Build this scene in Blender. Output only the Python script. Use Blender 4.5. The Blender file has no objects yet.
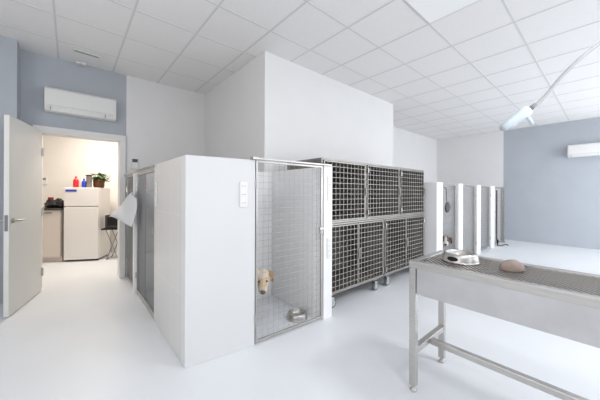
import bpy, bmesh, math, random
from mathutils import Vector, Matrix, Euler
random.seed(4)
scn = bpy.context.scene
COL = scn.collection
PI = math.pi

# ------------------------------------------------------------------ materials
def nt(name):
    m = bpy.data.materials.new(name); m.use_nodes = True
    t = m.node_tree; b = t.nodes['Principled BSDF']
    return m, t, b

def mat(name, col, rough=0.5, metal=0.0, spec=0.5, noise=0.0, nscale=8.0, bump=0.0, bscale=60.0, stretch=(1, 1, 1), emit=None, estr=0.0):
    m, t, b = nt(name)
    b.inputs['Base Color'].default_value = (*col, 1)
    b.inputs['Roughness'].default_value = rough
    b.inputs['Metallic'].default_value = metal
    b.inputs['Specular IOR Level'].default_value = spec
    if noise or bump:
        tc = t.nodes.new('ShaderNodeTexCoord'); mp = t.nodes.new('ShaderNodeMapping')
        mp.inputs['Scale'].default_value = stretch
        t.links.new(tc.outputs['Object'], mp.inputs['Vector'])
    if noise:
        n = t.nodes.new('ShaderNodeTexNoise'); n.inputs['Scale'].default_value = nscale
        n.inputs['Detail'].default_value = 4
        t.links.new(mp.outputs['Vector'], n.inputs['Vector'])
        r = t.nodes.new('ShaderNodeValToRGB')
        r.color_ramp.elements[0].position = .3; r.color_ramp.elements[1].position = .7
        r.color_ramp.elements[0].color = (*[c*(1-noise) for c in col], 1)
        r.color_ramp.elements[1].color = (*[min(1, c*(1+noise)) for c in col], 1)
        t.links.new(n.outputs['Fac'], r.inputs['Fac'])
        t.links.new(r.outputs['Color'], b.inputs['Base Color'])
    if bump:
        n2 = t.nodes.new('ShaderNodeTexNoise'); n2.inputs['Scale'].default_value = bscale
        t.links.new(mp.outputs['Vector'], n2.inputs['Vector'])
        bp = t.nodes.new('ShaderNodeBump'); bp.inputs['Strength'].default_value = bump
        bp.inputs['Distance'].default_value = .01
        t.links.new(n2.outputs['Fac'], bp.inputs['Height'])
        t.links.new(bp.outputs['Normal'], b.inputs['Normal'])
    if emit:
        b.inputs['Emission Color'].default_value = (*emit, 1)
        b.inputs['Emission Strength'].default_value = estr
    return m

def tile_mat(name, col, grout):
    """large wall tiles: grout lines along Y and Z of the object's own coordinates"""
    m, t, b = nt(name)
    tc = t.nodes.new('ShaderNodeTexCoord'); sx = t.nodes.new('ShaderNodeSeparateXYZ')
    t.links.new(tc.outputs['Object'], sx.inputs[0])
    def line(out, period, off, w):
        a = t.nodes.new('ShaderNodeMath'); a.operation = 'ADD'; a.inputs[1].default_value = 50*period-off
        t.links.new(out, a.inputs[0])
        f = t.nodes.new('ShaderNodeMath'); f.operation = 'MODULO'; f.inputs[1].default_value = period
        t.links.new(a.outputs[0], f.inputs[0])
        l = t.nodes.new('ShaderNodeMath'); l.operation = 'LESS_THAN'; l.inputs[1].default_value = w
        t.links.new(f.outputs[0], l.inputs[0])
        return l.outputs[0]
    v = line(sx.outputs['Y'], .2, 2.12, .006)
    h = line(sx.outputs['Z'], .58, .5, .006)
    mx = t.nodes.new('ShaderNodeMath'); mx.operation = 'MAXIMUM'
    t.links.new(v, mx.inputs[0]); t.links.new(h, mx.inputs[1])
    mc = t.nodes.new('ShaderNodeMix'); mc.data_type = 'RGBA'
    mc.inputs['A'].default_value = (*col, 1); mc.inputs['B'].default_value = (*grout, 1)
    t.links.new(mx.outputs[0], mc.inputs['Factor'])
    t.links.new(mc.outputs['Result'], b.inputs['Base Color'])
    b.inputs['Roughness'].default_value = .3
    return m

def glass_mat(name, tint, gloss=.12, rough=.02):
    m = bpy.data.materials.new(name); m.use_nodes = True
    t = m.node_tree; t.nodes.clear()
    o = t.nodes.new('ShaderNodeOutputMaterial'); mx = t.nodes.new('ShaderNodeMixShader')
    tr = t.nodes.new('ShaderNodeBsdfTransparent'); gl = t.nodes.new('ShaderNodeBsdfGlossy')
    tr.inputs['Color'].default_value = (*tint, 1); gl.inputs['Roughness'].default_value = rough
    mx.inputs[0].default_value = gloss
    t.links.new(tr.outputs[0], mx.inputs[1]); t.links.new(gl.outputs[0], mx.inputs[2])
    t.links.new(mx.outputs[0], o.inputs['Surface'])
    return m

M = {}
M['white'] = mat('wall_white_paint', (.82, .815, .815), .6, noise=.012, nscale=3, bump=.03, bscale=180)
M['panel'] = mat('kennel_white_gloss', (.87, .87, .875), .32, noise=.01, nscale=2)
M['front'] = mat('kennel_front_dimmed', (.69, .695, .705), .32, noise=.01, nscale=2)  # white kennel paint darkened in colour to offset strong light on this face
M['inner'] = mat('kennel_rear_brightened', (.95, .95, .95), .3)  # same white gloss lightened in colour to offset the shade inside the kennel
M['tile'] = tile_mat('kennel_white_tile', (.66, .65, .645), (.74, .735, .73))
M['blue'] = mat('wall_blue_grey_paint', (.455, .487, .532), .6, noise=.03, nscale=2.5, bump=.03, bscale=180)
M['cream'] = mat('kitchen_wall_paint', (.88, .845, .80), .6, noise=.01, nscale=3)
M['floor'] = mat('floor_resin', (.77, .795, .825), .38, spec=.45, noise=.02, nscale=1.2, bump=.012, bscale=40)
M['ctile'] = mat('ceiling_tile', (.89, .875, .87), .85, noise=.015, nscale=40, bump=.08, bscale=260)
M['cbar'] = mat('ceiling_bar', (.72, .71, .705), .6)
M['trim'] = mat('door_frame_paint', (.80, .79, .78), .45)
M['door'] = mat('door_laminate', (.80, .795, .765), .42, noise=.012, nscale=2)
M['steel'] = mat('stainless_steel', (.53, .515, .50), .33, metal=1, noise=.07, nscale=9, stretch=(1, 1, 12))
M['steelh'] = mat('stainless_sheet', (.56, .55, .56), .36, metal=1, noise=.08, nscale=5, stretch=(1, 1, 1), bump=.05, bscale=5)
M['wire'] = mat('bright_wire', (.70, .69, .67), .4, metal=.85)
M['cwire'] = mat('cage_wire', (.58, .56, .53), .45, metal=.4)
M['chrome'] = mat('polished_steel', (.50, .485, .465), .36, metal=1)
M['grate'] = mat('grating_steel', (.50, .475, .45), .38, metal=.9)
M['csteel'] = mat('cage_frame_steel', (.33, .315, .295), .40, metal=.85, noise=.08, nscale=9)
M['gwire'] = mat('gate_wire', (.36, .365, .37), .5, metal=.2)
M['cagein'] = mat('cage_panel_shaded', (.165, .142, .12), .55, metal=.2, noise=.25, nscale=4)  # stainless panels with the shade inside the cages put into the colour
M['dtray'] = mat('drip_tray_dark', (.16, .15, .14), .5, metal=.6)
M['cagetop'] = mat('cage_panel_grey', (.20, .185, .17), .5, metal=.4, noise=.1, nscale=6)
M['plastic'] = mat('white_plastic', (.80, .795, .78), .35)
M['plasticg'] = mat('pale_grey_plastic', (.55, .56, .58), .4)
M['armg'] = mat('arm_grey', (.40, .41, .43), .4)
M['lampw'] = mat('lamp_pale_blue', (.62, .69, .76), .3)
M['grey'] = mat('mid_grey', (.22, .22, .23), .45)
M['dark'] = mat('dark_plastic', (.014, .013, .013), .5, spec=.2)
M['bag'] = mat('black_bag', (.02, .018, .018), .28, bump=.5, bscale=18)
M['rubber'] = mat('grey_rubber', (.16, .17, .18), .6)
M['hub'] = mat('caster_hub', (.48, .58, .62), .35, metal=.3)
M['fridge'] = mat('fridge_enamel', (.83, .80, .775), .3)
M['cab'] = mat('cabinet_laminate', (.70, .625, .565), .45)
M['counter'] = mat('counter_dark', (.05, .045, .045), .35)
M['red'] = mat('red_plastic', (.62, .02, .02), .3)
M['bluep'] = mat('blue_plastic', (.02, .05, .48), .3)
M['clearp'] = mat('clear_bottle', (.74, .70, .66), .2)
M['glassgrey'] = mat('grey_canister', (.30, .27, .25), .25, metal=.4)
M['basket'] = mat('brown_basket', (.15, .06, .022), .7, noise=.35, nscale=40, bump=.5, bscale=90)
M['leaf'] = mat('leaf_green', (.05, .10, .025), .5, noise=.3, nscale=20)
M['stem'] = mat('stem_green', (.09, .12, .04), .6)
M['towel'] = mat('towel_white', (.78, .78, .80), .95, bump=.4, bscale=220)
M['sponge'] = mat('brown_stone', (.27, .215, .185), .7, noise=.15, nscale=30, bump=.3, bscale=80)
M['furc'] = mat('fur_cream', (.78, .60, .41), .9, noise=.10, nscale=30, bump=.5, bscale=240)
M['furl'] = mat('fur_pale', (.86, .76, .62), .9, noise=.06, nscale=30, bump=.5, bscale=240)
M['furt'] = mat('fur_tan', (.56, .31, .13), .9, noise=.12, nscale=30, bump=.5, bscale=240)
M['furb'] = mat('fur_brown', (.15, .075, .045), .9, noise=.25, nscale=30, bump=.5, bscale=240)
M['furw'] = mat('fur_white', (.80, .76, .72), .9, noise=.06, nscale=30, bump=.5, bscale=240)
M['nose'] = mat('dog_nose', (.045, .025, .022), .35)
M['eye'] = mat('dog_eye', (.02, .012, .008), .08)
M['leather'] = mat('dark_leather', (.055, .05, .055), .5)
M['screen'] = mat('green_screen', (.03, .045, .035), .2)
M['glass'] = glass_mat('gate_glass', (.87, .88, .88), .06)
M['window'] = glass_mat('window_glass', (.97, .98, .99), .05)
M['frame'] = mat('window_frame_paint', (.75, .75, .76), .4)
M['led'] = mat('led_diffuser', (.6, .6, .6), .5, emit=(.90, .95, 1.0), estr=.33)
M['ledw'] = mat('warm_diffuser', (.9, .9, .9), .5, emit=(1.0, .80, .62), estr=3.0)

# ------------------------------------------------------------------ geometry
class G:
    """collects shapes into one mesh"""
    def __init__(s): s.bm = bmesh.new(); s.mi = 0
    def _f(s, vs):
        try:
            f = s.bm.faces.new(vs); f.material_index = s.mi; return f
        except ValueError: return None
    def box(s, x0, x1, y0, y1, z0, z1):
        return s.prism([(x0, y0), (x1, y0), (x1, y1), (x0, y1)], z0, z1)
    def prism(s, plan, z0, z1):
        a = [s.bm.verts.new((p[0], p[1], z0)) for p in plan]
        b = [s.bm.verts.new((p[0], p[1], z1)) for p in plan]
        n = len(plan)
        s._f(list(reversed(a))); s._f(b)
        for i in range(n): s._f([a[i], a[(i+1) % n], b[(i+1) % n], b[i]])
        return s
    def xprism(s, prof, x0, x1):
        """profile of (y, z) points swept along x"""
        a = [s.bm.verts.new((x0, p[0], p[1])) for p in prof]
        b = [s.bm.verts.new((x1, p[0], p[1])) for p in prof]
        n = len(prof)
        s._f(a); s._f(list(reversed(b)))
        for i in range(n): s._f([a[(i+1) % n], a[i], b[i], b[(i+1) % n]])
        return s
    def bar(s, p, q, w, h=None, up=(0, 0, 1)):
        h = h or w
        p = Vector(p); q = Vector(q); d = (q-p).normalized(); u = Vector(up)
        if abs(d.dot(u)) > .95: u = Vector((0, 1, 0))
        a = d.cross(u).normalized()*w/2; b = a.cross(d).normalized()*h/2
        r = []
        for c in (p, q): r.append([s.bm.verts.new(c+i*a+j*b) for i, j in ((-1, -1), (1, -1), (1, 1), (-1, 1))])
        s._f(list(reversed(r[0]))); s._f(r[1])
        for i in range(4): s._f([r[0][i], r[0][(i+1) % 4], r[1][(i+1) % 4], r[1][i]])
        return s
    def tube(s, pts, r, n=10, cap=True):
        pts = [Vector(p) for p in pts]; rs = r if isinstance(r, (list, tuple)) else [r]*len(pts)
        rings = []; prev = None
        for i, p in enumerate(pts):
            d = (pts[min(i+1, len(pts)-1)]-pts[max(i-1, 0)]).normalized()
            if prev is None:
                u = Vector((0, 0, 1)) if abs(d.z) < .9 else Vector((0, 1, 0))
            else: u = prev
            a = (u-d*u.dot(d)).normalized(); prev = a; b = d.cross(a)
            rings.append([s.bm.verts.new(p+(a*math.cos(t)+b*math.sin(t))*rs[i]) for t in [2*PI*k/n for k in range(n)]])
        for i in range(len(rings)-1):
            for k in range(n): s._f([rings[i][k], rings[i][(k+1) % n], rings[i+1][(k+1) % n], rings[i+1][k]])
        if cap: s._f(list(reversed(rings[0]))); s._f(rings[-1])
        return s
    def lathe(s, prof, n=24, c=(0, 0, 0)):
        """profile of (r, z) turned around z"""
        rings = []
        for r, z in prof:
            if r < 1e-6: rings.append([s.bm.verts.new((c[0], c[1], c[2]+z))])
            else: rings.append([s.bm.verts.new((c[0]+r*math.cos(2*PI*k/n), c[1]+r*math.sin(2*PI*k/n), c[2]+z)) for k in range(n)])
        for a, b in zip(rings, rings[1:]):
            for k in range(n):
                l = (k+1) % n
                if len(a) == 1 and len(b) > 1: s._f([a[0], b[l], b[k]])
                elif len(b) == 1 and len(a) > 1: s._f([a[k], a[l], b[0]])
                elif len(a) > 1: s._f([a[k], a[l], b[l], b[k]])
        return s
    def ell(s, c, r, rot=None, seg=16):
        mtx = Matrix.Translation(c) @ (rot.to_4x4() if rot else Matrix.Identity(4)) @ Matrix.Diagonal((r[0], r[1], r[2], 1))
        res = bmesh.ops.create_uvsphere(s.bm, u_segments=seg, v_segments=max(6, seg*2//3), radius=1, matrix=mtx)
        for v in res['verts']:
            for f in v.link_faces: f.material_index = s.mi
        return s
    def wheel(s, c, r, w, n=18):
        """disc with axis along y"""
        a = [s.bm.verts.new((c[0]+r*math.cos(2*PI*k/n), c[1]-w/2, c[2]+r*math.sin(2*PI*k/n))) for k in range(n)]
        b = [s.bm.verts.new((v.co.x, c[1]+w/2, v.co.z)) for v in a]
        s._f(a); s._f(list(reversed(b)))
        for k in range(n): s._f([a[(k+1) % n], a[k], b[k], b[(k+1) % n]])
        return s
    def out(s, name, mats, parent=None, smooth=False, bevel=0, loc=None, rot=None, fix=True):
        if fix: bmesh.ops.recalc_face_normals(s.bm, faces=s.bm.faces)
        me = bpy.data.meshes.new(name); s.bm.to_mesh(me); s.bm.free()
        for m in (mats if isinstance(mats, (list, tuple)) else [mats]): me.materials.append(m)
        if smooth:
            for p in me.polygons: p.use_smooth = True
        o = bpy.data.objects.new(name, me); COL.objects.link(o)
        if parent: o.parent = parent
        if loc: o.location = loc
        if rot: o.rotation_euler = rot
        if bevel:
            b = o.modifiers.new('bevel', 'BEVEL'); b.width = bevel; b.segments = 2; b.limit_method = 'ANGLE'
        return o

def tag(o, label, cat, group=None):
    o['label'] = label; o['category'] = cat
    if group: o['group'] = group
    return o
def thing(name, label, cat, loc=(0, 0, 0), rz=0, group=None):
    o = bpy.data.objects.new(name, None); COL.objects.link(o)
    o.empty_display_size = .1
    o.location = loc; o.rotation_euler = (0, 0, rz)
    return tag(o, label, cat, group)
def struct(o): o['kind'] = 'structure'; return o

# ------------------------------------------------------------------ setting
H = 2.995
XL, XR, YB = -2.2, 9.05, -3.0
kb = lambda x: 7.085 - .531*x        # slanted rear wall of the kitchen
struct(G().prism([(XL, YB), (XR, YB), (XR, 5.0), (2.6, 5.0), (2.6, 5.75), (-1.6, 8.0), (-1.6, 5.0), (XL, 5.0)], -.1, 0).out('floor', M['floor']))
# suspended ceiling
g = G(); g.box(XL, XR, YB, 4.9, H, H+.08)
g.mi = 1
lx = [2.79+(.583 if k < 0 else .62)*k for k in range(-8, 11)]; ly = [1.22+.583*k for k in range(-7, 7)]
for x in lx:
    if XL < x < XR: g.box(x-.009, x+.009, YB, 4.7, H-.003, H)
for y in ly:
    if YB < y < 4.7: g.box(XL, XR, y-.009, y+.009, H-.0027, H)
struct(g.out('ceiling', [M['ctile'], M['cbar']]))
# door wall: blue-grey over the door, white to its right
g = G()
g.box(.56, .625, 4.70, 4.85, 0, 2.03); g.box(XL, -.30, 4.70, 4.85, 0, H); g.box(-.30, .625, 4.70, 4.85, 2.03, H)
g.mi = 1; g.box(.625, 1.9, 4.70, 4.85, 0, H)
struct(g.out('wall_north', [M['blue'], M['white']]))
struct(G().box(XL, -.47, 4.43, 4.70, 0, H).out('wall_northwest', M['blue']))
g = G()
for y0, y1, z0, z1 in ((YB, -.7, 0, H), (2.5, 4.9, 0, H), (-.7, 2.5, 0, .9), (-.7, 2.5, 2.55, H)): g.box(XL-.2, XL, y0, y1, z0, z1)
struct(g.out('wall_west', M['white']))
g = G()
for y0, y1, z0, z1 in ((-.7, -.64, .9, 2.55), (2.44, 2.5, .9, 2.55), (-.64, 2.44, .9, .96), (-.64, 2.44, 2.49, 2.55), (.87, .93, .96, 2.49)): g.box(XL-.14, XL-.08, y0, y1, z0, z1)
w = struct(g.out('window_4', M['frame']))  # unseen window, added to brighten the left side of the room
G().box(XL-.115, XL-.11, -.64, 2.44, .96, 2.49).out('pane', M['window'], w)
struct(G().box(1.805, 4.78, 2.77, 4.9, 0, H).out('wall_center', M['white']))
struct(G().box(4.78, XR, 3.69, 3.85, 0, H).out('wall_northeast', M['white']))
g = G(); g.box(XR, XR+.12, 1.92, 3.85, 0, H); g.mi = 1; g.box(XR, XR+.12, YB, 1.92, 0, H)
struct(g.out('wall_east', [M['white'], M['blue']]))
# window wall behind the camera
W = [(.8, 2.6), (3.4, 5.6), (6.0, 8.6)]; WZ = (.25, 2.55)
g = G(); xs = [XL]+[v for w in W for v in w]+[XR]
for i in range(0, len(xs), 2): g.box(xs[i], xs[i+1], YB-.2, YB, 0, H)
for a, b in W: g.box(a, b, YB-.2, YB, 0, WZ[0]); g.box(a, b, YB-.2, YB, WZ[1], H)
struct(g.out('wall_south', M['white']))
for i, (a, b) in enumerate(W):
    g = G()
    for x0, x1, z0, z1 in ((a, a+.06, *WZ), (b-.06, b, *WZ), (a+.06, b-.06, WZ[0], WZ[0]+.06), (a+.06, b-.06, WZ[1]-.06, WZ[1]), ((a+b)/2-.03, (a+b)/2+.03, WZ[0]+.06, WZ[1]-.06)):
        g.box(x0, x1, YB-.14, YB-.08, z0, z1)
    w = struct(g.out('window_%d' % (i+1), M['frame']))
    G().box(a+.06, b-.06, YB-.115, YB-.11, WZ[0]+.06, WZ[1]-.06).out('pane', M['window'], w)
# kitchen shell
struct(G().prism([(-1.6, kb(-1.6)), (2.6, kb(2.6)), (2.7, kb(2.7)+.1), (-1.6, kb(-1.6)+.16)], 0, 2.7).out('wall_kitchen_back', M['cream']))
struct(G().box(-1.7, -1.6, 4.85, 8.1, 0, 2.7).out('wall_kitchen_left', M['cream']))
struct(G().box(2.6, 2.7, 4.9, 5.8, 0, 2.7).out('wall_kitchen_right', M['cream']))
struct(G().prism([(-1.7, 4.85), (2.7, 4.85), (2.7, 5.8), (-1.7, 8.1)], 2.7, 2.78).out('ceiling_kitchen', M['ctile']))
# door frame
g = G()
g.box(-.36, -.28, 4.66, 4.87, 0, 2.0); g.box(.54, .615, 4.66, 4.87, 0, 2.0); g.box(-.36, .615, 4.66, 4.87, 2.0, 2.085)
struct(g.out('trim_1', M['trim'], bevel=.004))
# door leaf, opened into the room
d = G().box(0, .785, -.02, .02, .008, 2.015).out('door_1', M['door'], bevel=.003)
d.location = (-.292, 4.655, 0); d.rotation_euler = (0, 0, math.atan2(3.90-4.655, -.481+.292)); struct(d)
hs = G()
hs.wheel((.715, .026, .96), .026, .012); hs.tube([(.715, .03, .96), (.715, .065, .96), (.70, .072, .96), (.60, .072, .958)], .009, 8)
hs.wheel((.715, -.026, .96), .026, .012); hs.tube([(.715, -.03, .96), (.715, -.065, .96), (.70, -.072, .96), (.60, -.072, .958)], .009, 8)
hs.out('door_handle', M['chrome'], d, smooth=False)
G().box(.7845, .7875, -.012, .012, .86, 1.02).out('lock_plate', M['grey'], d)
g = G()
for z in (.25, 1.0, 1.75): g.tube([(-.004, .026, z-.05), (-.004, .026, z+.05)], .009, 8)
g.out('hinge', M['steel'], d)

# kennel partitions
KH = 1.52
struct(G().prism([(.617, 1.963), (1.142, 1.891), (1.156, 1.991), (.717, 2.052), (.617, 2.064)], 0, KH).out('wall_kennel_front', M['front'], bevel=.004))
struct(G().box(.617, .717, 2.066, 2.892, 0, KH).out('wall_kennel_side', M['tile'], bevel=.003))
struct(G().box(.719, 1.863, 2.69, 2.765, 0, KH-.02).out('wall_kennel_rear', M['inner']))
g = G(); g.box(1.865, 1.94, 1.935, 2.765, 0, KH-.01); g.box(1.893, 2.012, 1.836, 1.934, 0, KH)
struct(g.out('wall_kennel_partition', M['panel'], bevel=.003))
struct(G().box(.60, 1.80, 3.85, 3.95, 0, KH-.02).out('wall_kennel_divider', M['panel'], bevel=.003))
KX = [(4.379, 4.61), (5.317, 5.53), (6.347, 6.58), (7.34, 7.62)]
KF = 1.78; KT = 1.435
for i, (a, b) in enumerate(KX):
    struct(G().box(a, b, KF, 3.68, 0, KT).out('wall_stall_%s' % ('first', 'second', 'third', 'fourth')[i], M['panel'], bevel=.004))

# ------------------------------------------------------------------ gates
def gate(label, loc, rz, w, z0, z1, fw=.028, sp=.055, wr=.0018, kind='mesh', hinge_left=True, group='kennel gates', stile=None):
    t = thing('kennel_gate', label, 'gate', loc, rz, group)
    g = G(); s = stile or fw
    g.box(0, fw, -fw/2, fw/2, z0, z1); g.box(w-s, w, -fw/2, fw/2, z0, z1)
    g.box(fw, w-s, -fw/2, fw/2, z1-fw, z1); g.box(fw, w-s, -fw/2, fw/2, z0, z0+fw)
    g.out('gate_frame', M['steel'], t, bevel=.002)
    ms = w-s if kind == 'mesh' else w*.45
    if kind == 'glass':
        G().box(ms, w-s, -.004, .004, z0+fw, z1-fw).out('glass_panel', M['glass'], t)
    g = G()
    n = max(2, round((ms-fw)/sp)); m = max(2, round((z1-z0-2*fw)/sp))
    for i in range(1, n+(kind == 'glass')):
        x = fw+(ms-fw)*i/n; g.bar((x, 0, z0+fw/2), (x, 0, z1-fw/2), wr)
    for i in range(1, m):
        z = z0+fw+(z1-z0-2*fw)*i/m; g.bar((fw/2, wr, z), (ms+(s/2 if kind == 'mesh' else 0), wr, z), wr)
    g.out('mesh_panel', M['gwire'], t)
    hx, lx_ = (0, w) if hinge_left else (w, 0)
    for z in (z0+.2, z1-.2):
        sg = -1 if hx == 0 else 1
        g = G(); g.tube([(hx+sg*.002, -fw/2-.004, z-.035), (hx+sg*.002, -fw/2-.004, z+.035)], .009, 8)
        g.out('hinge', M['steel'], t)
    sg = 1 if lx_ else -1
    g = G(); zl = (z0+z1)/2+.12
    g.box(min(lx_, lx_-sg*.045), max(lx_, lx_-sg*.045), -fw/2-.016, -fw/2, zl-.03, zl+.03)
    g.tube([(lx_-sg*.02, -fw/2-.016, zl), (lx_-sg*.02, -fw/2-.034, zl), (lx_-sg*.02, -fw/2-.036, zl-.05)], .005, 6)
    g.out('latch', M['steel'], t)
    return t
ang = math.atan2(1.842-1.885, 1.885-1.147)
gate('tall wire mesh gate with steel frame in front of the cream dog and steel bowl', (1.152, 1.90, 0), ang, .735, .02, 1.519, fw=.018)
# rail clamped over the gate from the wall to the post
g = G(); g.bar((1.118, 1.878, 1.530), (1.99, 1.828, 1.530), .022, .016)
t = tag(g.out('gate_rail', M['steel'], bevel=.002), 'slim steel rail across the top of the cream dog\'s gate', 'rail')
G().box(1.105, 1.16, 1.862, 1.905, 1.5215, 1.541).out('clamp', M['chrome'], t)

gate('part glazed side gate in steel frame next to the white tiled kennel wall', (.64, 3.845, 0), -PI/2, .945, .02, 1.49, fw=.03, sp=.04, wr=.006, kind='glass')
gate('wire mesh side gate behind the hanging white towel beside the doorway', (.64, 4.62, 0), -PI/2, .665, .02, 1.49, fw=.026, sp=.045, wr=.006)
g = G(); g.tube([(.605, 4.69, 1.505), (.605, 2.895, 1.505)], .013, 10)
tag(g.out('gate_rail', M['chrome'], smooth=True), 'round chrome rail above the two side gates facing the door', 'rail')

for i, (x0, x1, lab) in enumerate(((4.612, 5.315, 'mesh stall gate with a brown and white dog behind it'),
                                   (5.532, 6.345, 'second mesh stall gate from the cages, nothing hung on it, left of the third gate'),
                                   (6.582, 7.338, 'third mesh stall gate from the cages, nothing hung on it'),
                                   (7.622, 8.44, 'last mesh stall gate by the blue wall with a long dark leash on it'))):
    gate(lab, (x0+.003, KF+.04, 0), 0, x1-x0-.006, .03, KT-.02, fw=.03, sp=.06, wr=.0018, hinge_left=False, group='stall gates in the far row', stile=.075)
t = thing('gate_post', 'slim steel end post of the far stall row at the blue wall', 'post', (8.505, KF+.03, 0))
G().box(-.03, .03, -.03, .03, .008, KT).out('post', M['steel'], t, bevel=.003)
G().box(-.06, .06, -.06, .06, 0, .008).out('foot_plate', M['steel'], t)

# ------------------------------------------------------------------ cages
CY0, CY1 = 1.945, 2.525
def cage(label, x0, x1, z0, z1, doors, casters, group):
    t = thing('dog_cage', label, 'cage', (x0, CY0, 0), 0, group)
    w = x1-x0; d = CY1-CY0; f = .020
    g = G()
    for x in (0, w-f):
        for y in (0, d-f): g.box(x, x+f, y, y+f, z0, z1)
    for z in (z0, z1-f):
        for y in (0, d-f): g.box(f, w-f, y, y+f, z, z+f)
        for x in (0, w-f): g.box(x, x+f, f, d-f, z, z+f)
    g.out('frame', M['csteel'], t, bevel=.002)
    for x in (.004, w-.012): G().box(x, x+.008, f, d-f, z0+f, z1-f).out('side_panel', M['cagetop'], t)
    g = G(); g.box(f, w-f, d-.018, d-.008, z0+f, z1-f)
    n = int(w/.075)
    for i in range(n):
        x = f+(w-2*f)*(i+.5)/n; g.box(x-.009, x+.009, d-.026, d-.018, z0+f, z1-f)
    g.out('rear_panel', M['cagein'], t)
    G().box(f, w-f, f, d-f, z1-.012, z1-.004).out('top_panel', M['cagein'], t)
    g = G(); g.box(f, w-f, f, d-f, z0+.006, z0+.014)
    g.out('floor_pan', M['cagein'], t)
    # added inner lining, its dark colour stands in for the shade inside
    for x in (.0125, w-.0165): G().box(x, x+.004, f+.002, d-f-.002, z0+f, z1-f).out('side_shade_lining', M['cagein'], t)
    n = doors; iw = (w-2*f)/n
    for k in range(n):
        a = f+iw*k+.004; b = f+iw*(k+1)-.004; lo = z0+f+.004; hi = z1-f-.004
        fr = G(); q = .013
        fr.box(a, a+q, -.012, .004, lo, hi); fr.box(b-q, b, -.012, .004, lo, hi)
        fr.box(a+q, b-q, -.012, .004, hi-q, hi); fr.box(a+q, b-q, -.012, .004, lo, lo+q)
        dr = fr.out('door', M['csteel'], t)
        m = G(); nx = round((b-a)/.066); nz = round((hi-lo)/.060)
        for i in range(1, nx): x = a+(b-a)*i/nx; m.bar((x, -.004, lo+.004), (x, -.004, hi-.004), .0037)
        for i in range(1, nz): z = lo+(hi-lo)*i/nz; m.bar((a+.004, -.010, z), (b-.004, -.0081, z), .0037)
        m.out('mesh_panel', M['cwire'], dr)
        zl = (lo+hi)/2; xl = b-.012 if k % 2 == 0 else a+.012
        l = G(); l.box(xl-.022, xl+.022, -.028, -.0145, zl-.06, zl+.06)
        l.box(xl-.007, xl+.007, -.040, -.028, zl-.05, zl+.05)
        l.out('latch', M['csteel'], dr, bevel=.002)
        xh = a+.006 if k % 2 == 0 else b-.006
        for zz in (lo+.07, hi-.07):
            hh = G(); hh.tube([(xh, -.02, zz-.03), (xh, -.02, zz+.03)], .008, 8); hh.out('hinge', M['steel'], dr)
    if casters:
        for x in (.12, w-.15):
            for y in (.035, d-.06):
                c = G(); c.box(x-.03, x+.03, y-.03, y+.03, z0-.008, z0)
                c.tube([(x, y, z0-.008), (x, y, .125)], .011, 8)
                c.box(x-.02, x+.02, y-.024, y+.024, .112, .125)
                for s in (-1, 1): c.box(x-.014, x+.03, y+s*.021-.002, y+s*.021+.002, .045, .125)
                co = c.out('caster', M['steel'], t)
                wl = G(); wl.wheel((x+.018, y, .052), .052, .032)
                wo = wl.out('wheel', M['rubber'], co)
                hb = G(); hb.wheel((x+.018, y, .052), .033, .037); hb.out('hub', M['hub'], co)
    return t
ug = 'upper cages'; lg = 'lower cages on casters'
cage('upper wire dog cage nearest the white post, left of the upper three', 1.965, 2.727, .925, 1.62, 1, False, ug)
cage('upper wire dog cage in the middle of the three stacked on top', 2.731, 3.520, .925, 1.62, 1, False, ug)
cage('upper wire dog cage at the end near the far stalls', 3.524, 4.285, .925, 1.62, 1, False, ug)
cage('lower two-door dog cage on casters next to the white post', 2.03, 3.122, .155, .921, 2, True, lg)
cage('lower two-door dog cage on casters at the end by the far stalls', 3.130, 4.285, .155, .921, 2, True, lg)

# ------------------------------------------------------------------ steel table
TX0, TX1, TY0, TY1, TZ = 1.635, 2.12, -1.45, .835, .825
t = thing('grooming_table', 'long stainless steel grooming table with mesh top in the foreground', 'table', ((TX0+TX1)/2, (TY0+TY1)/2, 0))
ox, oy = (TX0+TX1)/2, (TY0+TY1)/2
hx, hy = (TX1-TX0)/2, (TY1-TY0)/2
g = G(); r = .042
for x0, x1, y0, y1 in ((-hx, -hx+r, -hy, hy), (hx-r, hx, -hy, hy), (-hx+r, hx-r, hy-r, hy), (-hx+r, hx-r, -hy, -hy+r)):
    g.box(x0, x1, y0, y1, TZ-.045, TZ)
g.out('rim', M['steel'], t, bevel=.004)
g = G(); zb = .618
for x0, x1, y0, y1 in ((-hx+.012, -hx+.018, -hy+.045, hy-.045), (hx-.018, hx-.012, -hy+.045, hy-.045), (-hx+.018, hx-.018, hy-.052, hy-.045), (-hx+.018, hx-.018, -hy+.045, -hy+.052)):
    g.box(x0, x1, y0, y1, zb, TZ-.045)
g.box(-hx+.018, hx-.018, -hy+.052, hy-.052, zb, zb+.006)
g.out('basin', M['steelh'], t)
# grating
g = G(); gx0, gx1, gy0, gy1 = -hx+r, hx-r, -hy+r, hy-r; wz = TZ-.014; sp = .034
k = gy0-(gx1-gx0)
while k < gy1:
    for s in (1, -1):
        a = [(gx0, k if s == 1 else k+(gx1-gx0)), (gx1, k+(gx1-gx0) if s == 1 else k)]
        (xa, ya), (xb, yb) = a
        def clip(x1, y1, x2, y2, lim, lo):
            if (y1 < lim) == lo:
                f = (lim-y1)/(y2-y1); return x1+(x2-x1)*f, lim
            return x1, y1
        if max(ya, yb) <= gy0 or min(ya, yb) >= gy1: continue
        pa = clip(xa, ya, xb, yb, gy0, True); pb = clip(xb, yb, xa, ya, gy0, True)
        pa = clip(*pa, *pb, gy1, False); pb = clip(*pb, *pa, gy1, False)
        g.bar((*pa, wz+(.002 if s == 1 else -.002)), (*pb, wz+(.002 if s == 1 else -.002)), .010, .004)
    k += sp
go = g.out('grating', M['grate'], t)
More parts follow.
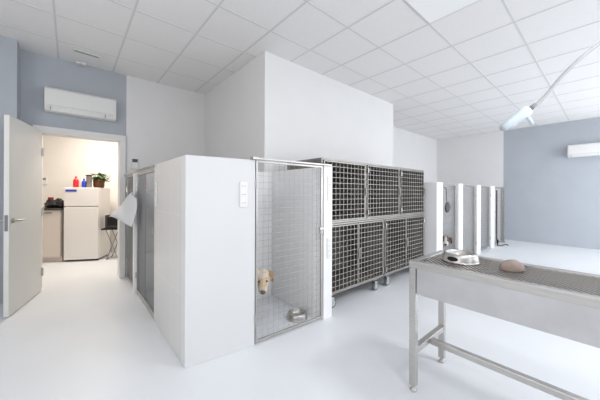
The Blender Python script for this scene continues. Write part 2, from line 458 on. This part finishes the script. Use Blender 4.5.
G().box(gx0, gx1, gy0, gy1, TZ-.036, TZ-.030).out('drip_tray', M['dtray'], t)
for sx in (-1, 1):
    for sy in (-1, 1):
        x = sx*(hx-.022); y = sy*(hy-.022)
        L = G().box(x-.02, x+.02, y-.02, y+.02, .035, TZ-.045).out('leg', M['steel'], t, bevel=.003)
        f = G(); f.lathe([(0, 0), (.02, 0), (.022, .006), (.012, .012), (.009, .035), (0, .035)], 14, (x, y, 0))
        f.out('foot', M['chrome'], L, smooth=True)
for sy in (-1, 1):
    y = sy*(hy-.022)
    G().box(-hx+.042, hx-.042, y-.018, y+.018, .232, .272).out('stretcher', M['steel'], t, bevel=.003)
G().box(-.02, .02, -hy+.04, hy-.04, .226, .262).out('stretcher', M['steel'], t, bevel=.003)

def bowl(name, label, loc, R, h, group, holes=True):
    t = thing(name, label, 'bowl', loc, random.random()*6, group)
    g = G()
    g.lathe([(R, .005), (R*.975, .008), (R*.965, h*.25), (R*.95, h*.5), (R*.91, h*.75), (R*.85, h*.93), (R*.80, h), (R*.76, h*.985), (R*.735, h*.85), (R*.68, h*.4), (R*.55, h*.22), (0, h*.2)], 40)
    g.lathe([(R, .0055), (R*1.0, 0), (R*.96, 0), (R*.95, .0055)], 40)
    g.out('bowl', M['chrome'], t, smooth=True)
    return t
b1 = bowl('dog_bowl', 'stainless steel dog bowl standing on the grooming table', (1.905, .630, TZ-.0095), .107, .058, 'steel dog bowls')
# dark oval opening for the hand in its skirt, towards the window side
a0 = math.atan2(-.622, -1.905)
g = G(); rows = []
for i in range(13):
    row = []
    u = -1+2*i/12; hw = math.sqrt(max(0, 1-u*u))
    for j in (-1, 1):
        zz = .48+.24*hw*j+1e-4*j; Rr = .107*(.972-.045*max(0, zz-.25)/.5)+.0012
        an = a0-.42+u*.34
        row.append(g.bm.verts.new((Rr*math.cos(an), Rr*math.sin(an), zz*.058)))
    rows.append(row)
for p, q in zip(rows, rows[1:]): g._f([p[0], q[0], q[1], p[1]])
o = g.out('hand_hole', M['dark'], b1); b1.rotation_euler = (0, 0, 0)
bowl('dog_bowl', 'shiny steel dog bowl on the kennel floor behind the tall mesh gate', (1.725, 2.045, 0), .105, .06, 'steel dog bowls')

g = G(); g.ell((0, 0, .012), (.034, .058, .05), seg=24)
for v in g.bm.verts:
    if v.co.z < .0: v.co.z = 0
g.bm.verts.ensure_lookup_table()
s = g.out('grooming_brush', M['sponge'], smooth=True, loc=(1.90, .362, TZ-.0095), rot=(0, 0, .75))
for v in s.data.vertices: v.co.y *= 1.12
tag(s, 'rounded brown grooming pad lying on the mesh table top', 'grooming pad')

# ------------------------------------------------------------------ examination lamp
t = thing('examination_lamp', 'pale blue examination lamp head on a thin curved arm over the table', 'lamp', (2.95, -.75, 0))
o = Vector((2.95, -.75, 0))
def L(x, y, z): return Vector((x, y, z))-o
arm = []
P = [L(2.553, .383, 1.866), L(2.61, .314, 1.956), L(2.657, .234, 2.082), L(2.697, .147, 2.191), L(2.754, .046, 2.288), L(2.798, -.085, 2.355), L(2.862, -.246, 2.372), L(2.92, -.45, 2.33), L(2.95, -.65, 2.2), L(2.95, -.75, 1.95), L(2.95, -.75, 1.4)]
def smooth_pts(P, n=6):
    out = []
    for i in range(len(P)-1):
        p0 = P[max(0, i-1)]; p1 = P[i]; p2 = P[i+1]; p3 = P[min(len(P)-1, i+2)]
        for k in range(n):
            u = k/n
            out.append(.5*((2*p1)+(p2-p0)*u+(2*p0-5*p1+4*p2-p3)*u*u+(3*p1-p0-3*p2+p3)*u**3))
    return out+[P[-1]]
G().tube(smooth_pts(P), .0125, 12).out('arm', M['armg'], t, smooth=True)
G().tube([(0, 0, .06), (0, 0, 1.42)], .018, 14).out('pole', M['plasticg'], t, smooth=True)
bs = G(); bs.lathe([(0, .08), (.05, .08), (.06, .07), (.19, .055), (.2, .045), (.2, .02), (0, .02)], 24)
bs = bs.out('base', M['plasticg'], t, smooth=False)
for k in range(5):
    a = 2*PI*k/5
    G().ell((.16*math.cos(a), .16*math.sin(a), .018), (.018, .018, .018), seg=10).out('wheel', M['rubber'], bs)
G().tube([L(2.548, .388, 1.868), L(2.573, .358, 1.902)], [.017, .015], 12).out('collar', M['grey'], t, smooth=True)
# head: flattened shell, narrow at the collar and wide at its light end
c0 = L(2.545, .392, 1.868); c1 = L(2.458, .524, 1.744)
ax = (c1-c0).normalized(); up = (Vector((0, 0, 1))-ax*ax.z).normalized(); sd = ax.cross(up)
g = G(); rings = []
for u, w, hh in ((-.03, .018, .018), (.0, .030, .032), (.10, .040, .041), (.3, .043, .040), (.55, .042, .036), (.8, .040, .031), (1.0, .036, .027), (1.05, .030, .020)):
    c = c0+(c1-c0)*u
    rings.append([g.bm.verts.new(c+sd*w*math.copysign(abs(math.cos(a))**.7, math.cos(a))+up*hh*math.copysign(abs(math.sin(a))**.7, math.sin(a))) for a in [2*PI*k/20 for k in range(20)]])
for a, b in zip(rings, rings[1:]):
    for k in range(20): g._f([a[k], a[(k+1) % 20], b[(k+1) % 20], b[k]])
g._f(rings[0]); g._f(list(reversed(rings[-1])))
hd = g.out('lamp_head', M['lampw'], t, smooth=True)
cm = c0+(c1-c0)*.18
G().tube([cm-up*.02, L(2.537, .388, 1.80), L(2.546, .370, 1.755)], [.014, .013, .011], 10).out('handle', M['lampw'], t, smooth=True)
cl = c0+(c1-c0)*.72-up*.033
lens = G().tube([cl+up*.004, cl-up*.002], .028, 20).out('lens', M['plastic'], hd)

# ------------------------------------------------------------------ air conditioners
def aircon(label, loc, rz, w, h, dp):
    t = thing('air_conditioner', label, 'air conditioner', loc, rz, None)
    # local: x along the wall, -y into the room, z up from the bottom
    prof = [(0, 0), (0, h), (-dp*.82, h), (-dp, h*.90), (-dp, h*.26), (-dp*.93, h*.22), (-dp*.93, h*.2)]
    prof += [(-dp*.80, h*.05), (-dp*.55, 0)]
    b = G(); b.xprism(prof, 0, w); b.out('housing', M['plastic'], t, bevel=.004)
    G().box(.02, w-.02, -dp-.004, -dp, h*.27, h*.91).out('front_cover', M['plastic'], t, bevel=.002)
    f = G(); f.xprism([(-dp*.955, h*.21), (-dp*.975, h*.19), (-dp*.83, h*.035), (-dp*.81, h*.045)], .06, w-.13); f.out('louver', M['plastic'], t)
    for x in (.055, w-.127): G().box(x, x+.004, -dp*.985, -dp*.80, h*.06, h*.2).out('end_gap', M['grey'], t)
    q = G()
    for i in range(3): q.box(w-.085+.018*i, w-.075+.018*i, -dp*.975, -dp*.9, h*.175, h*.2)
    q.out('indicator', M['plasticg'], t)
    return t
aircon('white split air conditioner above the open doorway on blue-grey wall', (-.25, 4.698, 2.265), 0, .735, .30, .15)
aircon('white split air conditioner high on the far blue wall at right', (XR-.002, .655, 2.115), -PI/2, .85, .29, .19)

# ------------------------------------------------------------------ small fittings
t = thing('ceiling_vent', 'narrow white slotted vent in the ceiling above the doorway', 'vent', (.15, 4.27, H-.0062), .1)
G().box(-.135, .135, -.032, .032, -.012, 0).out('frame', M['plastic'], t, bevel=.002)
g = G()
for y in (-.013, .011): g.box(-.12, .12, y-.005, y+.007, -.0135, -.0121)
g.out('slot', M['grey'], t)
t = thing('motion_sensor', 'small white sensor box on the ceiling next to the slotted vent', 'sensor', (.10, 4.62, H-.0062))
g = G(); g.prism([(-.055, -.025), (.055, -.025), (.055, .04), (-.055, .04)], -.03, 0); g.out('body', M['plastic'], t, bevel=.006)
G().ell((0, -.018, -.03), (.022, .02, .014), seg=14).out('lens', M['plasticg'], t, smooth=True)

t = thing('thermostat', 'white thermostat with dark screen on wall beside the doorway', 'thermostat', (.735, 4.70, 1.60))
G().box(-.045, .045, -.022, 0, 0, .17).out('body', M['plastic'], t, bevel=.004)
G().box(-.036, .036, -.0235, -.0219, .105, .155).out('screen', M['screen'], t)

def socket(label, loc, rz, n, w=.062, h=.2):
    t = thing('wall_socket', label, 'socket', loc, rz, 'vertical socket strips')
    G().box(-w/2, w/2, -.010, 0, 0, h).out('plate', M['plastic'], t, bevel=.002)
    s = h/n
    for i in range(n):
        z = s*(i+.5)
        u = G(); r = min(w, s)*.36
        u.wheel((0, -.0105, z), r, .003, 18); u.mi = 1
        for dx in (-.4, .4): u.wheel((dx*r, -.0122, z), r*.16, .003, 10)
        u.out('outlet', [M['plastic'], M['grey']], t)
    return t
fa = math.atan2(1.891-1.963, 1.142-.617)
socket('vertical triple socket on the white kennel front wall left of the gate', (1.043, 1.9035, 1.137), fa, 3)
socket('vertical socket strip on the tiled side wall near the glazed gate', (.6165, 2.80, 1.12), -PI/2, 3, .06, .23)
socket('upper socket strip on the white post right of the tall gate', (1.957, 1.8355, 1.18), 0, 4, .05, .25)
socket('lower socket strip on the white post right of the tall gate', (1.957, 1.8355, .60), 0, 4, .05, .2)

# towel hung on the side gates
g = G(); n = 14; rows = []
A, B_, C_, D_ = Vector((.575, 3.76, 1.27)), Vector((.40, 4.36, .93)), Vector((.535, 3.52, .86)), Vector((.57, 3.52, 1.18))
for i in range(n+1):
    u = i/n; row = []
    top = A.lerp(B_, u) if True else None
    bot = (D_.lerp(C_, min(1, u*2)) if u < .5 else C_.lerp(B_, (u-.5)*2*.97))
    for j in range(n+1):
        v = j/n; p = top.lerp(bot, v)
        p = p+Vector((-.012*math.sin(u*9+v*3)-.02*math.sin(PI*v), 0, 0))
        row.append(g.bm.verts.new(p))
    rows.append(row)
for a, b in zip(rows, rows[1:]):
    for j in range(n): g._f([a[j], a[j+1], b[j+1], b[j]])
o = g.out('towel', M['towel'], smooth=True)
sm = o.modifiers.new('thick', 'SOLIDIFY'); sm.thickness = .008
tag(o, 'white towel hanging in a point from the side gate by the doorway', 'towel')

# hanging things on the stall gates
t = thing('dog_muzzle', 'dark rounded muzzle hanging by a cord on the first stall gate', 'muzzle', (4.73, KF+.014, .92))
g = G(); g.ell((.02, -.03, .10), (.085, .028, .09), Euler((0, .25, 0)).to_matrix(), 18); g.out('cup', M['leather'], t, smooth=True)
g = G(); g.ell((.09, -.028, .13), (.06, .022, .07), Euler((0, -.2, 0)).to_matrix(), 14); g.out('pad', M['grey'], t, smooth=True)
G().tube([(0, -.03, .17), (.005, -.022, .3), (-.01, -.02, .42), (-.012, .016, .44)], .006, 6).out('cord', M['leather'], t)
t = thing('dog_leash', 'long dark leash hanging down the last stall gate by the blue wall', 'leash', (7.74, KF+.02, 0))
G().tube([(0, -.029, 1.34), (-.003, -.03, 1.3), (0, -.03, 1.1), (-.01, -.03, .8), (.005, -.028, .5), (0, -.03, .2), (.02, -.05, .02)], .014, 6).out('strap', M['leather'], t)
G().tube([(.02, -.05, .012), (.14, -.12, .010), (.30, -.10, .010), (.38, -.16, .010), (.25, -.2, .010)], .010, 6).out('loop', M['leather'], t)
G().tube([(-.03, -.055, .12), (.03, -.055, .15), (.05, -.05, .09), (0, -.05, .06), (-.03, -.055, .12)], .009, 6, cap=False).out('clip', M['dark'], t)

# ceiling lights
def panel(x, y, lab):
    t = thing('ceiling_light', lab, 'light', (x, y, H-.0061), 0, 'square ceiling light panels')
    g = G(); a, b = .28, .28
    for x0, x1, y0, y1 in ((-a, -a+.012, -b, b), (a-.012, a, -b, b), (-a+.012, a-.012, -b, -b+.012), (-a+.012, a-.012, b-.012, b)): g.box(x0, x1, y0, y1, -.006, 0)
    g.out('frame', M['plastic'], t)
    G().box(-a+.012, a-.012, -b+.012, b-.012, -.004, 0).out('diffuser', M['led'], t)
panel(2.4985, .9285, 'bluish white light panel set in the ceiling grid at the top edge')
for x, y, n in ((2.49, -.8215, 'above the window side of the grooming table'), (5.49, -1.987, 'near the middle window'), (7.89, -1.987, 'near the end window by the blue wall'), (-1.11, -.8215, 'near the added side window'), (.69, -.8215, 'above the photographer')):
    panel(x, y, 'unseen light panel added in the ceiling '+n)  # out of view, added to light floor and walls from above

# ------------------------------------------------------------------ kitchen furniture
KR = -.488
def kthing(name, lab, cat, x, y, z=0, rz=KR, group=None): return thing(name, lab, cat, (x, y, z), rz, group)
# fridge: local x along the front, y back
fx, fy = -.093, 6.35
t = kthing('fridge', 'white two-door fridge in the room beyond the doorway', 'fridge', fx, fy)
fw_, fd_, fh = .535, .48, 1.335
G().box(0, fw_, .05, fd_, .03, fh).out('cabinet', M['fridge'], t, bevel=.008)
for nm, z0, z1 in (('door', .035, .985), ('freezer_door', .995, fh)):
    dr = G().box(0, fw_, -.005, .045, z0, z1).out(nm, M['fridge'], t, bevel=.01)
    if nm == 'freezer_door':
        G().box(.03, .20, -.009, -.0051, z1-.075, z1-.038).out('magnet', M['bluep'], dr)
g = G()
for x in (.05, fw_-.05):
    for y in (.09, fd_-.06): g.lathe([(0, 0), (.02, 0), (.02, .03), (0, .03)], 10, (x, y, 0))
g.box(.02, fw_-.02, .05, .07, .008, .034)
g.out('foot', M['dark'], t)
ca, sa = math.cos(KR), math.sin(KR)
def fp(lx, ly): return fx+lx*ca-ly*sa, fy+lx*sa+ly*ca
def bottle(lab, lx, ly, h, r, m, cap, kind='bottle', grp='bottles on the fridge'):
    x, y = fp(lx, ly)
    t = thing(kind, lab, kind, (x, y, fh), 0, grp)
    G().lathe([(0, 0), (r, 0), (r*1.02, .01), (r, h*.62), (r*.75, h*.74), (r*.35, h*.82), (r*.35, h*.88), (0, h*.88)], 16).out('body', m, t, smooth=True)
    G().lathe([(0, h*.86), (r*.42, h*.86), (r*.40, h), (0, h)], 12).out('cap', cap, t, smooth=True)
bottle('red bottle standing on the white fridge, leftmost of the bottles', .135, .10, .205, .042, M['red'], M['red'])
bottle('pale clear bottle on the fridge between the red and blue bottles', .215, .12, .20, .030, M['clearp'], M['plastic'])
bottle('blue bottle on the fridge left of the grey canister', .272, .08, .165, .034, M['bluep'], M['bluep'])
x, y = fp(.348, .09)
t = thing('canister', 'grey canister with dark lid on the fridge beside the plant', 'canister', (x, y, fh))
G().lathe([(0, 0), (.04, 0), (.042, .2), (.04, .215), (0, .215)], 18).out('body', M['glassgrey'], t, smooth=True)
G().lathe([(0, .216), (.05, .216), (.05, .232), (0, .24)], 18).out('lid', M['dark'], t)
x, y = fp(.455, .205)
t = thing('potted_plant', 'leafy green plant in a brown basket pot on the fridge', 'plant', (x, y, fh))
G().lathe([(0, 0), (.075, 0), (.085, .03), (.09, .13), (.085, .155), (.078, .155), (.075, .13), (0, .128)], 22).out('pot', M['basket'], t, smooth=True)
fo = G(); st = G()
for k in range(60):
    a = random.random()*2*PI; rr = .03+.13*random.random(); zz = .15+.12*random.random()-.35*max(0, rr-.09)
    c = Vector((rr*math.cos(a), rr*math.sin(a), zz))
    d1 = Vector((math.cos(a), math.sin(a), random.uniform(-.6, .5))).normalized(); d2 = d1.cross(Vector((random.uniform(-.4, .4), random.uniform(-.4, .4), 1))).normalized()
    L_ = random.uniform(.045, .07); Wd = L_*.5; nrm = d1.cross(d2)*.006
    vs = [fo.bm.verts.new(c+d1*L_*p+d2*Wd*q+nrm*abs(q)) for p, q in ((-1, 0), (-.5, .8), (.2, .9), (1, 0), (.2, -.9), (-.5, -.8))]
    fo._f(vs)
    st.tube([(rr*.15*math.cos(a), rr*.15*math.sin(a), .125), c*.6+Vector((0, 0, .075)), c-d1*L_*.8], .0025, 4)
f_ = fo.out('foliage', M['leaf'], t, fix=False)
sd_ = f_.modifiers.new('thick', 'SOLIDIFY'); sd_.thickness = .0015
st.out('stems', M['stem'], t)

# base cabinet with worktop
cx, cy = fp(-.62, -.0)
t = thing('base_cabinet', 'beige kitchen base cabinet left of the white fridge', 'cabinet', (cx, cy, 0), KR)
G().box(0, .56, .03, .48, .09, .93).out('body', M['cab'], t)
G().box(0, .56, .07, .46, 0, .09).out('plinth', M['cab'], t)
for x0, x1 in ((.003, .237), (.243, .557)):
    dr = G().box(x0, x1, .008, .028, .10, .925).out('door', M['cab'], t, bevel=.002)
    G().box(x0+.025, x0+.19, -.006, .008, .872, .892).out('handle', M['grey'], dr)
wt = G().box(-.02, .585, -.012, .485, .931, .965).out('worktop', M['counter'], loc=(cx, cy, 0), rot=(0, 0, KR), bevel=.003)
tag(wt, 'dark worktop on the beige base cabinet', 'worktop')
def cp(lx, ly): return cx+lx*ca-ly*sa, cy+lx*sa+ly*ca
x, y = cp(.395, .2)
g = G(); bmesh.ops.create_icosphere(g.bm, subdivisions=4, radius=1)
for v in g.bm.verts:
    q = v.co.copy(); nz = .16*math.sin(q.x*7+q.y*4)+.12*math.sin(q.y*11+q.z*9)+.08*math.sin(q.x*17-q.z*13)
    v.co = Vector((q.x*.185*(1+nz*.6), q.y*.12*(1+nz*.5), max(0, .06+q.z*.095*(1+nz))))
o = g.out('plastic_bag', M['bag'], smooth=True, loc=(x, y, .9652), rot=(0, 0, KR))
tag(o, 'crumpled black plastic bag lying on the dark kitchen worktop', 'bag')
x, y = cp(.19, .40)
t = thing('coffee_can', 'small red can with white label standing behind the black bag', 'can', (x, y, .9652))
G().lathe([(0, 0), (.04, 0), (.04, .185), (.036, .192), (0, .192)], 16).out('body', M['red'], t, smooth=False)
G().lathe([(.0405, .10), (.041, .102), (.041, .165), (.0405, .167)], 16).out('band', M['dark'], t)
# little shelf behind the bag on the kitchen wall
# wall thermostat in the kitchen
x = -.40; y = kb(x)
t = thing('wall_controller', 'small white controller with grey display on kitchen wall', 'controller', (x, y-.003, 1.40), -.488)
G().box(-.055, .055, -.02, 0, 0, .15).out('body', M['plastic'], t, bevel=.004)
G().box(-.04, .04, -.0215, -.0199, .085, .125).out('display', M['grey'], t)
# folding stand with microwave
t = thing('folding_stand', 'thin dark folding stand with crossed legs under the microwave', 'stand', (.66, 6.12, 0), KR)
G().box(-.20, .24, -.13, .13, .555, .58).out('top', M['dark'], t, bevel=.002)
for y in (-.11, .11):
    for s in (-1, 1):
        G().tube([(-.02-s*.10, y+s*.012, .008), (-.02+s*.10, y+s*.012, .556)], .007, 8).out('leg', M['grey'], t)
g = G(); g.tube([(-.12, -.12, .012), (-.12, .12, .012)], .008, 8); g.tube([(.08, -.12, .012), (.08, .12, .012)], .008, 8); g.tube([(-.11, -.1, .04), (.07, -.1, .04)], .006, 8)
g.out('foot_bar', M['grey'], t)
t = thing('microwave', 'small black microwave on the folding stand beside the towel', 'microwave', (.66, 6.12, .5805), KR)
G().box(-.14, .23, -.115, .125, .012, .245).out('body', M['dark'], t, bevel=.004)
dr = G().box(-.13, .12, -.124, -.1155, .022, .235).out('door', M['counter'], t)
G().box(-.10, .09, -.1255, -.1241, .055, .205).out('window', M['dark'], dr)
g = G()
for x in (-.12, .2):
    for y in (-.09, .1): g.box(x-.012, x+.012, y-.012, y+.012, 0, .012)
g.out('foot', M['rubber'], t)

# kitchen lamp
t = thing('kitchen_ceiling_light', 'square warm white ceiling lamp in the kitchen', 'light', (.35, 5.75, 2.70))
G().box(-.3, .3, -.3, .3, -.03, 0).out('frame', M['plastic'], t)
G().box(-.28, .28, -.28, .28, -.034, -.0301).out('diffuser', M['ledw'], t)

# ------------------------------------------------------------------ dogs
def remesh_body(name, shapes, mats, parent, voxel, color):
    """shapes: ('e', centre, radii, rotation) or ('t', points, radii) fused into one continuous surface"""
    g = G()
    for s in shapes:
        if s[0] == 'e': g.ell(Vector(s[1]), s[2], s[3] if len(s) > 3 else None, 20)
        else:
            g.tube(s[1], s[2], 14)
            for p, r in ((s[1][0], s[2][0]), (s[1][-1], s[2][-1])): g.ell(Vector(p), (r, r, r), None, 14)
    o = g.out(name, mats, None)
    m = o.modifiers.new('r', 'REMESH'); m.mode = 'VOXEL'; m.voxel_size = voxel
    s = o.modifiers.new('s', 'SMOOTH'); s.factor = .5; s.iterations = 5
    dg = bpy.context.evaluated_depsgraph_get(); dg.update()
    me = bpy.data.meshes.new_from_object(o.evaluated_get(dg))
    me.name = name
    o.modifiers.clear(); o.data = me
    me.materials.clear()
    for mm in mats: me.materials.append(mm)
    for p in me.polygons:
        p.use_smooth = True; p.material_index = color(p.center)
    o.parent = parent
    return o

def frame(fwd, roll=0):
    f = Vector(fwd).normalized(); s = f.cross(Vector((0, 0, 1))).normalized(); u = s.cross(f)
    return f, s, u

def dog(lab, loc, rump, chest, headc, fwd, S, mats, colfn, eartone, nose=True, legz=.30, earfn=None):
    t = thing('dog', lab, 'dog', loc, 0)
    rump, chest, headc = Vector(rump), Vector(chest), Vector(headc)
    f, s, u = frame(fwd)
    along = (chest-rump); along.z = 0; along.normalize(); side = Vector((-along.y, along.x, 0))
    R = Matrix((f, s, u)).transposed()
    sh = []
    mid = rump.lerp(chest, .5)
    sh.append(('t', [rump, mid+Vector((0, 0, -.005*S)), chest], [.085*S, .088*S, .112*S]))
    sh.append(('e', chest+Vector((0, 0, -.02*S)), (.11*S, .11*S, .135*S)))
    # neck
    sh.append(('t', [chest+along*.06*S+Vector((0, 0, .03*S)), chest.lerp(headc, .55)+Vector((0, 0, .02*S)), headc-f*.03*S-u*.01*S], [.088*S, .074*S, .060*S]))
    # skull, brow, cheeks, muzzle, jaw
    sh.append(('e', headc, (.088*S, .080*S, .078*S), R))
    sh.append(('e', headc+f*.03*S-u*.03*S, (.065*S, .074*S, .052*S), R))
    sh.append(('t', [headc+f*.05*S-u*.018*S, headc+f*.105*S-u*.028*S, headc+f*.142*S-u*.032*S], [.058*S, .049*S, .042*S]))
    sh.append(('t', [headc+f*.04*S-u*.055*S, headc+f*.118*S-u*.060*S], [.038*S, .026*S]))
    # legs
    for sg in (-1, 1):
        a = chest+side*sg*.065*S-along*.01
        sh.append(('t', [a, a+Vector((0, 0, -.13*S))-along*.035*S, Vector((a.x, a.y, .14*S)), Vector((a.x, a.y, .045*S))+along*.005], [.062*S, .043*S, .030*S, .026*S]))
        sh.append(('e', Vector((a.x, a.y, .026*S))+along*.025*S, (.042*S, .034*S, .026*S), Matrix.Rotation(math.atan2(along.y, along.x), 3, 'Z')))
        b = rump+side*sg*.06*S
        k = Vector((b.x, b.y, rump.z*.62))+along*.07*S; hk = Vector((b.x, b.y, .15*S))-along*.06*S; pw = Vector((b.x, b.y, .04*S))-along*.03*S
        sh.append(('t', [b, k, hk, pw], [.08*S, .055*S, .028*S, .025*S]))
        sh.append(('e', pw+along*.03*S+Vector((0, 0, -.014*S)), (.042*S, .033*S, .025*S), Matrix.Rotation(math.atan2(along.y, along.x), 3, 'Z')))
    # tail
    sh.append(('t', [rump-along*.05*S+Vector((0, 0, .03*S)), rump-along*.12*S+Vector((0, 0, -.02*S)), rump-along*.15*S+Vector((0, 0, -.13*S)), rump-along*.17*S+Vector((0, 0, -.2*S))], [.03*S, .028*S, .022*S, .012*S]))
    def cf(c):
        q = c-headc; return colfn(q.dot(f)/S, q.dot(s)/S, q.dot(u)/S, c)
    remesh_body('body', sh, mats, t, .0085*S, cf)
    # ears: folded flaps
    for sg in (-1, 1):
        g = G(); rings = []
        base = headc-f*.01*S+s*sg*.066*S+u*.045*S
        for v, (w, o_, dn) in enumerate(((.034, 0, 0), (.046, .022, .012), (.047, .034, .045), (.036, .034, .085), (.014, .028, .115))):
            c = base+s*sg*o_*S-u*dn*S
            rings.append([g.bm.verts.new(c+f*w*S*math.cos(a)+s*sg*.009*S*math.sin(a)) for a in [2*PI*k/12 for k in range(12)]])
        for a, b in zip(rings, rings[1:]):
            for k in range(12): g._f([a[k], a[(k+1) % 12], b[(k+1) % 12], b[k]])
        g._f(rings[0]); g._f(list(reversed(rings[-1])))
        g.out('ear', eartone, t, smooth=True)
        G().ell(headc+f*.073*S+s*sg*.034*S+u*.014*S, (.0125*S, .0125*S, .0125*S), None, 12).out('eye', M['eye'], t, smooth=True)
    G().ell(headc+f*.178*S-u*.020*S, (.016*S, .026*S, .020*S), R, 14).out('nose', M['nose'], t, smooth=True)
    g = G()
    mp = [headc+f*(.176-.05*abs(q)**1.5)*S+s*.038*q*S-u*(.052+.012*abs(q))*S for q in (-1, -.6, -.2, 0, .2, .6, 1)]
    g.tube(mp, .0045*S, 6); g.out('mouth', M['nose'], t)
    for c in t.children: c.location = -Vector(loc)      # parts were laid out in room coordinates
    return t
def col_cream(a, b, c, p):
    if a > .07 and c < .0: return 1 if abs(b) > .02 or c < -.04 else 0
    if a < -.05 or c > .05: return 1
    return 0
hx_, hy_ = 1.492, 2.31
dog('cream coated dog peering through the tall mesh gate of the near kennel', (1.15, 2.4, 0), (.86, 2.45, .42), (1.19, 2.42, .41), (hx_, hy_, .392), (-.50, -.78, -.50), 1.0, [M['furc'], M['furl'], M['furt']], col_cream, M['furt'])
def col_brown(a, b, c, p):
    if abs(b) < .022 and a > -.02: return 1
    if a > .09: return 1 if c > -.06 else 1
    if a > -.1: return 0
    return 0 if (math.sin(p.x*21)+math.sin(p.y*17+1)) > .7 else 1
dog('brown and white dog looking out through the first far stall gate', (5.2, 2.3, 0), (5.12, 2.60, .42), (5.19, 2.23, .41), (5.225, 1.965, .40), (-.90, -.33, -.28), .92, [M['furb'], M['furw']], col_brown, M['furb'])

# ------------------------------------------------------------------ light
def area(name, loc, rot, sx, sy, power, col):
    l = bpy.data.lights.new(name, 'AREA'); l.shape = 'RECTANGLE'; l.size = sx; l.size_y = sy; l.energy = power; l.color = col
    o = bpy.data.objects.new(name, l); COL.objects.link(o); o.location = loc; o.rotation_euler = rot
    return o
for i, (a, b) in enumerate(W):
    area('window_daylight', ((a+b)/2, YB+.02, (WZ[0]+WZ[1])/2), (PI/2, 0, 0), b-a-.1, WZ[1]-WZ[0]-.1, (20, 22, 106)[i], (.955, .975, 1.0))
area('window_daylight', (XL+.02, .9, 1.72), (0, -PI/2, 0), 1.5, 3.0, 34, (1.0, .962, .92))  # lamp of the added west window, fills the left side
for x, y, e in ((2.49, -.8215, 38), (5.49, -1.987, 16), (7.89, -1.987, 22), (-1.11, -.8215, 13), (.69, -.8215, 20)): area('added_panel_light', (x, y, H-.02), (0, 0, 0), .54, .52, e, (.97, .98, 1.0))  # lamps of the added out-of-view panels, raise the overall brightness
area('kitchen_lamp_light', (.35, 5.75, 2.655), (0, 0, 0), .55, .55, 46, (1.0, .91, .80))

w = bpy.data.worlds.new('World'); scn.world = w; w.use_nodes = True
bg = w.node_tree.nodes['Background']; bg.inputs[0].default_value = (.85, .92, 1, 1); bg.inputs[1].default_value = .9

# ------------------------------------------------------------------ camera
cam = bpy.data.cameras.new('camera'); co = bpy.data.objects.new('camera', cam); COL.objects.link(co)
cam.sensor_width = 36; cam.lens = 16.0; cam.shift_y = -6.9/600; cam.clip_start = .02
co.location = (0, 0, 1.25)
co.rotation_euler = (Matrix.Rotation(math.radians(49.307-90), 3, 'Z') @ Matrix.Rotation(PI/2, 3, 'X') @ Matrix.Rotation(.004, 3, 'Z')).to_euler()
scn.camera = co
vs = scn.view_settings
vs.view_transform = 'Standard'; vs.look = 'None'; vs.exposure = 0.0; vs.gamma = 1.0; vs.use_curve_mapping = False
